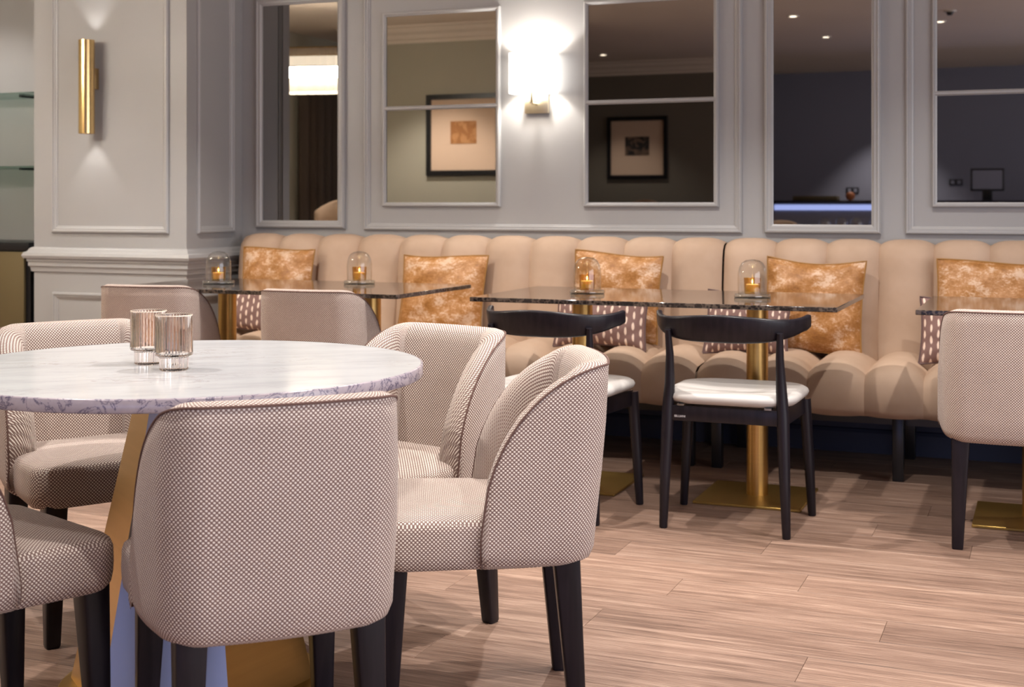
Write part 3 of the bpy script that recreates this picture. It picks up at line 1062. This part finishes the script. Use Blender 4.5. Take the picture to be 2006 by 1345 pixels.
# ------------------------------------------------------------------ mirrors
def mirror(x0, z0, x1, z1, frame, fw, bar, label):
    cx = (x0 + x1) / 2
    root = empty('wall_mirror', (cx, WALL_Y, z0))
    tag(root, label, 'mirror', 'mirrors on the panelled wall')
    fr = moulding('frame', x0, z0, x1, z1, WALL_Y, frame, M['trim'], root)
    for v in fr.data.vertices:
        v.co -= Vector((cx, WALL_Y, z0))
    W2 = (x1 - x0) / 2 - fw + 0.003
    zs = [fw - 0.003] + ([bar - z0 - 0.008, bar - z0 + 0.008] if bar else []) + [z1 - z0 - fw + 0.003]
    for k in range(0, len(zs), 2):
        box('pane', (-W2, -0.008, zs[k]), (W2, -0.001, zs[k + 1]), M['mirror'], root)
    if bar:
        v = [(-W2 - 0.012, 0), (-W2 - 0.012, 0)]
        rings = [[(sx * (W2 + 0.006), -h, bar - z0 + q) for q, h in ((-0.011, 0.002), (-0.011, 0.012), (-0.005, 0.02), (0.005, 0.02), (0.011, 0.012), (0.011, 0.002))] for sx in (-1, 1)]
        loft('glazing_bar', rings, M['trim'], root, True, (True, True), smooth=False)
    return root
mirror(-3.953, 0.985, -3.412, 2.215, FRAME, 0.041, None, 'tall narrow mirror nearest the pillar, chandelier reflected in it')
mirror(-3.190, 1.100, -2.532, 2.100, THIN, 0.022, 1.605, 'two-pane mirror left of the lit wall lamp')
mirror(-2.092, 1.100, -1.428, 2.100, THIN, 0.022, 1.605, 'two-pane mirror right of the lit wall lamp')
mirror(-1.213, 0.980, -0.692, 2.215, FRAME, 0.041, None, 'tall narrow mirror above the right-hand amber cushion')
mirror(-0.475, 1.100, 0.190, 2.100, THIN, 0.022, 1.600, 'two-pane mirror cut off by the right edge')

# ------------------------------------------------------------------ wall lamps
sx, sz = -2.335, 1.75
lamp = empty('wall_lamp', (sx, WALL_Y, 1.56))
tag(lamp, 'lit wall lamp with white drum shade on a pale brass plate', 'lamp')
box('back_plate', (-0.062, -0.022, 0.0), (0.062, 0, 0.14), M['nickel'], lamp, 0.002)
tube('arm', [(0, -0.02, 0.045), (0, -0.075, 0.045), (0, -0.085, 0.055), (0, -0.085, 0.13)], 0.006, M['nickel'], lamp, 10)
box('switch', (-0.03, -0.03, 0.05), (-0.02, -0.02, 0.056), M['black'], lamp)
rings = []
ho = rrect(-0.115, -0.150, 0.115, -0.018, (0.065, 0.012, 0.012, 0.065), 8)
hi = rrect(-0.112, -0.147, 0.112, -0.021, (0.062, 0.010, 0.010, 0.062), 8)
for ring, z in ((ho, 0.095), (ho, 0.29), (hi, 0.29), (hi, 0.095), (ho, 0.095)):
    rings.append([(px, py, z) for px, py in ring])
loft('lampshade', rings, M['shade'], lamp, True, (False, False), angle=40)
lp = light('POINT', 'wall_lamp_bulb', (0, 0, 0), 10, (1.0, 0.95, 0.88), shadow_soft_size=0.025)
lp.parent = lamp
lp.location = (0, -0.084, 0.2)

tx, tz0, tz1 = -4.615, 1.478, 1.962
bl = empty('tube_wall_lamp', (tx, 5.62, tz0))
tag(bl, 'vertical brass tube wall lamp on the grey pillar', 'lamp')
hh = tz1 - tz0
lathe('tube_body', [(0.041, 0.0), (0.041, hh), (0.039, hh), (0.039, 0.0), (0.041, 0.0)], M['brass_sconce'], bl, 48, (0, -0.075), angle=40)
lathe('inner_disc', [(0.0, 0.05), (0.039, 0.05)], M['black'], bl, 32, (0, -0.075))
box('bracket', (-0.018, -0.036, hh / 2 - 0.01), (0.018, 0, hh / 2 + 0.1), M['brass_sconce'], bl, 0.002)
for zz, rx in ((hh - 0.03, PI), (0.03, 0)):
    s_ = light('SPOT', 'tube_lamp_beam', (0, 0, 0), 2.2, (1, 0.95, 0.9), spot_size=math.radians(75), spot_blend=0.6, shadow_soft_size=0.02, rot=(rx, 0, 0))
    s_.parent = bl
    s_.location = (0, -0.06, zz)

# ------------------------------------------------------------------ niche with shelves at the left
for z, lab in ((1.735, 'upper glass shelf in the niche left of the pillar'), (1.325, 'lower glass shelf in the niche left of the pillar')):
    sh = empty('glass_shelf', (-5.75, 6.12, z))
    tag(sh, lab, 'shelf', 'glass shelves in the niche')
    box('shelf_pane', (-0.74, -0.30, -0.010), (0.72, -0.001, 0), M['shelf_glass'], sh)
    for bx in (-0.6, 0.375):
        box('bracket', (bx - 0.008, -0.22, -0.02), (bx + 0.008, 0, -0.010), M['black'], sh)
        box('bracket', (bx - 0.008, -0.012, -0.06), (bx + 0.008, 0, -0.02), M['black'], sh)
cab = empty('cabinet', (-5.77, 5.90, 0))
tag(cab, 'dark bronze cabinet with black top in the niche left of the pillar', 'cabinet')
box('worktop', (-0.72, -0.26, 0.865), (0.69, 0.19, 0.905), M['black'], cab, 0.002)
box('body', (-0.71, -0.24, 0), (0.685, 0.19, 0.865), M['black'], cab)
for a, b in ((-0.70, -0.245), (-0.235, 0.22), (0.23, 0.655)):
    box('door', (a, -0.258, 0.06), (b, -0.240, 0.855), M['bronze'], cab, 0.002)

# ------------------------------------------------------------------ what the mirrors show: chandelier, pictures, bar
ch = empty('chandelier', (-5.12, 3.55, 0))
tag(ch, 'linear crystal chandelier on chains, reflected in the narrow mirror', 'chandelier')
def oval(rx, ry, n=144):
    return [((1 if k % 3 else 0.955) * rx * math.copysign(abs(math.cos(2 * PI * k / n)) ** 0.75, math.cos(2 * PI * k / n)), (1 if k % 3 else 0.955) * ry * math.copysign(abs(math.sin(2 * PI * k / n)) ** 0.75, math.sin(2 * PI * k / n))) for k in range(n)]
box('canopy', (-0.42, -0.07, 2.63), (0.42, 0.07, CEIL), M['brass'], ch, 0.003)
for sx_ in (-0.28, 0.28):
    tube('chain', [(sx_, 0, 2.65), (sx_, 0, 2.3)], 0.008, M['brass'], ch, 8)
for nm, z0, z1, rx, ry, mt in (('top_tier', 2.21, 2.27, 0.49, 0.145, 'crystal_dull'), ('upper_tier', 2.13, 2.21, 0.50, 0.15, 'crystal'), ('lit_tier', 2.04, 2.13, 0.50, 0.15, 'crystal_lit'), ('lower_tier', 1.94, 2.04, 0.47, 0.125, 'crystal')):
    t_ = empty(nm, (0, 0, 0), 0, ch)
    pts = oval(rx, ry)
    loft('crystal_band', [[(px, py, z) for px, py in pts] for z in (z0 + 0.004, z1 - 0.004)], M[mt], t_, True, (False, False), smooth=False)
    loft('hoop', [[(px * q, py * q, z) for px, py in pts] for q, z in ((1.0, z1 - 0.004), (1.012, z1 - 0.004), (1.012, z1 + 0.004), (1.0, z1 + 0.004))], M['brass'], t_, True, (False, False), smooth=False)
ch.rotation_euler.z = math.radians(-12)

def picture(x, yy, z, s, pw, ph, pr, label):
    root = empty('framed_picture', (x, yy, z))
    tag(root, label, 'picture', 'framed pictures on the rear walls')
    h = s / 2
    moulding('frame', -h, -h, h, h, 0, [(0, 0), (0, 0.03), (0.045, 0.03), (0.045, 0.008)], M['black'], root, sgn=1)
    box('mat_board', (-h + 0.01, 0.002, -h + 0.01), (h - 0.01, 0.012, h - 0.01), M['mat_board'], root)
    box('print', (-pw / 2, 0.012, -ph / 2 + 0.02), (pw / 2, 0.015, ph / 2 + 0.02), M[pr], root)
    return root
picture(-4.79, 1.5, 1.722, 0.72, 0.25, 0.2, 'print_a', 'square picture with ochre print, reflected left of the wall lamp')
picture(-4.27, -2.1, 1.735, 0.70, 0.28, 0.21, 'print_b', 'square picture with dark print, reflected right of the wall lamp')

cu = empty('curtain', (-6.42, 0.95, 0))
tag(cu, 'dark brown pleated curtain reflected in the narrow mirror', 'curtain')
def drape(z):
    n = 60
    a = [(0.035 * math.sin(k * 0.95) , -0.62 + 1.24 * k / n, z) for k in range(n + 1)]
    b = [(p[0] - 0.012, p[1], z) for p in a[::-1]]
    return a + b
loft('drape', [drape(0.03), drape(2.5)], M['curtain'], cu, True, (True, True))
tube('rail', [(0, -0.68, 2.52), (0, 0.68, 2.52)], 0.012, M['brass'], cu)

# black ledges and seats at the rear
def ledge(x0, y0, x1, y1, label):
    root = empty('console_ledge', ((x0 + x1) / 2, (y0 + y1) / 2, 0))
    tag(root, label, 'console')
    a, b = (x1 - x0) / 2, (y1 - y0) / 2
    box('top', (-a, -b, 1.06), (a, b, 1.10), M['black'], root, 0.003)
    for qx in (-a + 0.04, a - 0.04):
        for qy in (-b + 0.04, b - 0.04):
            box('leg', (qx - 0.025, qy - 0.025, 0), (qx + 0.025, qy + 0.025, 1.06), M['black'], root)
    return root
ledge(-6.34, 0.3, -6.06, 1.15, 'black high console below the curtain, reflected in the narrow mirror')
ledge(-5.9, 1.56, -4.2, 1.85, 'black high console under the ochre picture')
ledge(-5.0, -2.05, -3.45, -1.7, 'black high console under the dark picture')

bar = empty('bar_counter', (-1.1, -2.7, 0))
tag(bar, 'bar counter with black top and blue-lit front, reflected at right', 'bar')
box('top', (-1.75, -0.32, 1.11), (2.4, 0.34, 1.145), M['black'], bar, 0.003)
box('body', (-1.7, -0.28, 0), (2.35, 0.27, 1.11), M['darkwall'], bar)
box('light_strip', (-1.7, 0.27, 1.04), (2.35, 0.285, 1.10), M['blue_led'], bar)
for k in range(4):
    box('lit_panel', (-0.62 + k * 0.74, 0.27, 0.25), (0.02 + k * 0.74, 0.282, 1.0), M['blue_led'], bar)
for px, pz, lab in ((-2.18, 1.27, 'black wall socket left of the warm light patch'), (-1.0, 1.36, 'black wall socket beside the small screen')):
    o = empty('wall_socket', (px, -4.1, pz))
    tag(o, lab, 'socket', 'wall sockets behind the bar')
    box('plate', (-0.075, 0, -0.035), (0.075, 0.012, 0.035), M['black'], o, 0.003)
    for q in (-0.035, 0.035):
        box('outlet', (q - 0.02, 0.012, -0.02), (q + 0.02, 0.014, 0.02), M['darkwall'], o)
scn = empty('small_screen', (-0.6, -2.75, 1.145))
tag(scn, 'small dark screen standing on the bar', 'screen')
box('stand', (-0.05, -0.05, 0), (0.05, 0.05, 0.12), M['black'], scn, 0.004)
box('display', (-0.17, -0.012, 0.10), (0.17, 0.012, 0.34), M['black'], scn, 0.006)
box('face', (-0.15, 0.012, 0.12), (0.15, 0.0135, 0.32), M['darkwall'], scn)
tray = empty('wooden_tray', (-2.35, -2.72, 1.145))
tag(tray, 'brown wooden tray of orange decor on the bar', 'tray')
box('board', (-0.28, -0.12, 0), (0.2, 0.12, 0.05), M['bronze'], tray, 0.006)
o = lathe('fruit', [(0, 0), (0.03, 0.006), (0.048, 0.03), (0.05, 0.05), (0.042, 0.075), (0.02, 0.092), (0, 0.094)], M['orange_fruit'], None, 20, (0, 0))
o.name = 'orange_ornament'
o.location = (-2.02, -2.72, 1.145)
tag(o, 'round orange ornament at the end of the tray on the bar', 'ornament')

ht = empty('high_table', (-1.73, -0.52, 0))
tag(ht, 'dark high table with four cloches behind the camera, reflected at lower right', 'table')
box('tabletop', (-0.36, -0.22, 0.82), (0.36, 0.22, 0.84), M['granite'], ht, 0.002, 1)
lathe('pedestal', [(0.0, 0.01), (0.04, 0.01), (0.04, 0.82), (0.0, 0.82)], M['brass'], ht, 32)
box('base_plate', (-0.2, -0.2, 0), (0.2, 0.2, 0.01), M['brass_plate'], ht)
for k, (x, yy) in enumerate(((-1.95, -0.46), (-1.81, -0.56), (-1.66, -0.46), (-1.50, -0.56))):
    a = copy_tree(cl)
    b = copy_tree(tl)
    a.location = (x, yy, 0.84)
    b.location = (x, yy, 0.856)
    nth = ('first', 'second', 'third', 'fourth')[k]
    tag(a, 'small reflected glass cloche, %s from the left in the right narrow mirror' % nth, 'cloche', 'cloches reflected in the right narrow mirror')
    tag(b, 'reflected tealight under the %s cloche in the right narrow mirror' % nth, 'candle', 'tealights reflected in the right narrow mirror')
def make_stool():
    root = empty('bar_stool')
    for sx in (-1, 1):
        for sy in (-1, 1):
            tube('leg', [(sx * 0.19, sy * 0.18, 0), (sx * 0.15, sy * 0.14, 0.72)], [0.014, 0.019], M['blackwood'], root, 8)
    rs = [[(px, py, z) for px, py in rrect(-0.2 + i_, -0.19 + i_, 0.2 - i_, 0.19 - i_, [0.06] * 4, 4)] for i_, z in ((0.02, 0.70), (0.0, 0.72), (0.0, 0.76), (0.02, 0.785), (0.08, 0.79))]
    loft('seat', rs, M['velvet'], root, True, (True, True))
    rings = []
    for k in range(17):
        t = -1 + k / 8
        x, yy = 0.21 * math.sin(t * 1.4), -0.21 + 0.2 * (1 - math.cos(t * 1.4))
        tp = 1.15 - 0.10 * t * t
        n_ = Vector((-math.sin(t * 1.4), math.cos(t * 1.4)))
        rings.append([(x + n_.x * q, yy + n_.y * q, z) for q, z in ((0, 0.78), (0, tp - 0.02), (0.01, tp), (0.035, tp), (0.045, tp - 0.02), (0.045, 0.78))])
    loft('backrest', rings, M['velvet'], root, True, (True, True))
    return root
st = make_stool()
for k, (x, yy, rz, scl, lab) in enumerate(((-5.62, 2.5, 0.4, 1.0, 'beige bar stool reflected under the chandelier'), (-3.56, 0.25, 0.1, 1.0, 'beige bar stool reflected below the dark picture'), (-2.37, -0.36, 0.0, 0.83, 'low beige stool reflected at the foot of the right narrow mirror'))):
    o = st if k == 0 else copy_tree(st)
    o.location = (x, yy, 0)
    o.rotation_euler.z = rz
    o.scale = (1, 1, scl)
    tag(o, lab, 'stool', 'beige stools at the rear of the room')

# ceiling fittings
def make_downlight():
    root = empty('downlight')
    lathe('trim_ring', [(0.034, 0.0), (0.034, -0.006), (0.040, -0.009), (0.050, -0.006), (0.052, 0.0)], M['white_trim'], root, 28)
    lathe('lens', [(0.0, -0.003), (0.034, -0.003)], M['lens'], root, 24)
    return root
dl = make_downlight()
names = ['above the right of the marble table', 'above the middle granite table', 'above the open floor at right', 'above the left granite table', 'above the marble table',
         'just in front of the camera', 'reflected at the upper left of the right narrow mirror', 'reflected in the middle of the right narrow mirror', 'reflected near the rear wall',
         'reflected above the dark picture', 'reflected in the right-edge mirror', 'above the ochre picture', 'above the pillar wall lamp', 'added above the right banquette to even its light', 'added above the shelf niche to brighten it']
for i, (x, yy, wt, cone) in enumerate(DOWN):
    o = dl if i == 0 else copy_tree(dl)
    o.location = (x, yy, CEIL)
    tag(o, 'round recessed ceiling downlight ' + names[i], 'downlight', 'ceiling downlights')
    light('SPOT', 'downlight_beam', (x, yy, CEIL - 0.03), wt, WARM, spot_size=math.radians(cone), spot_blend=0.55, shadow_soft_size=0.02)
sd = empty('smoke_detector', (-0.75, 0.75, CEIL))
tag(sd, 'small dark smoke detector on the ceiling, reflected at upper right', 'detector')
lathe('base', [(0.0, -0.012), (0.05, -0.012), (0.052, 0.0)], M['white_trim'], sd, 24)
lathe('sensor', [(0.0, -0.04), (0.02, -0.038), (0.032, -0.012)], M['black'], sd, 24)
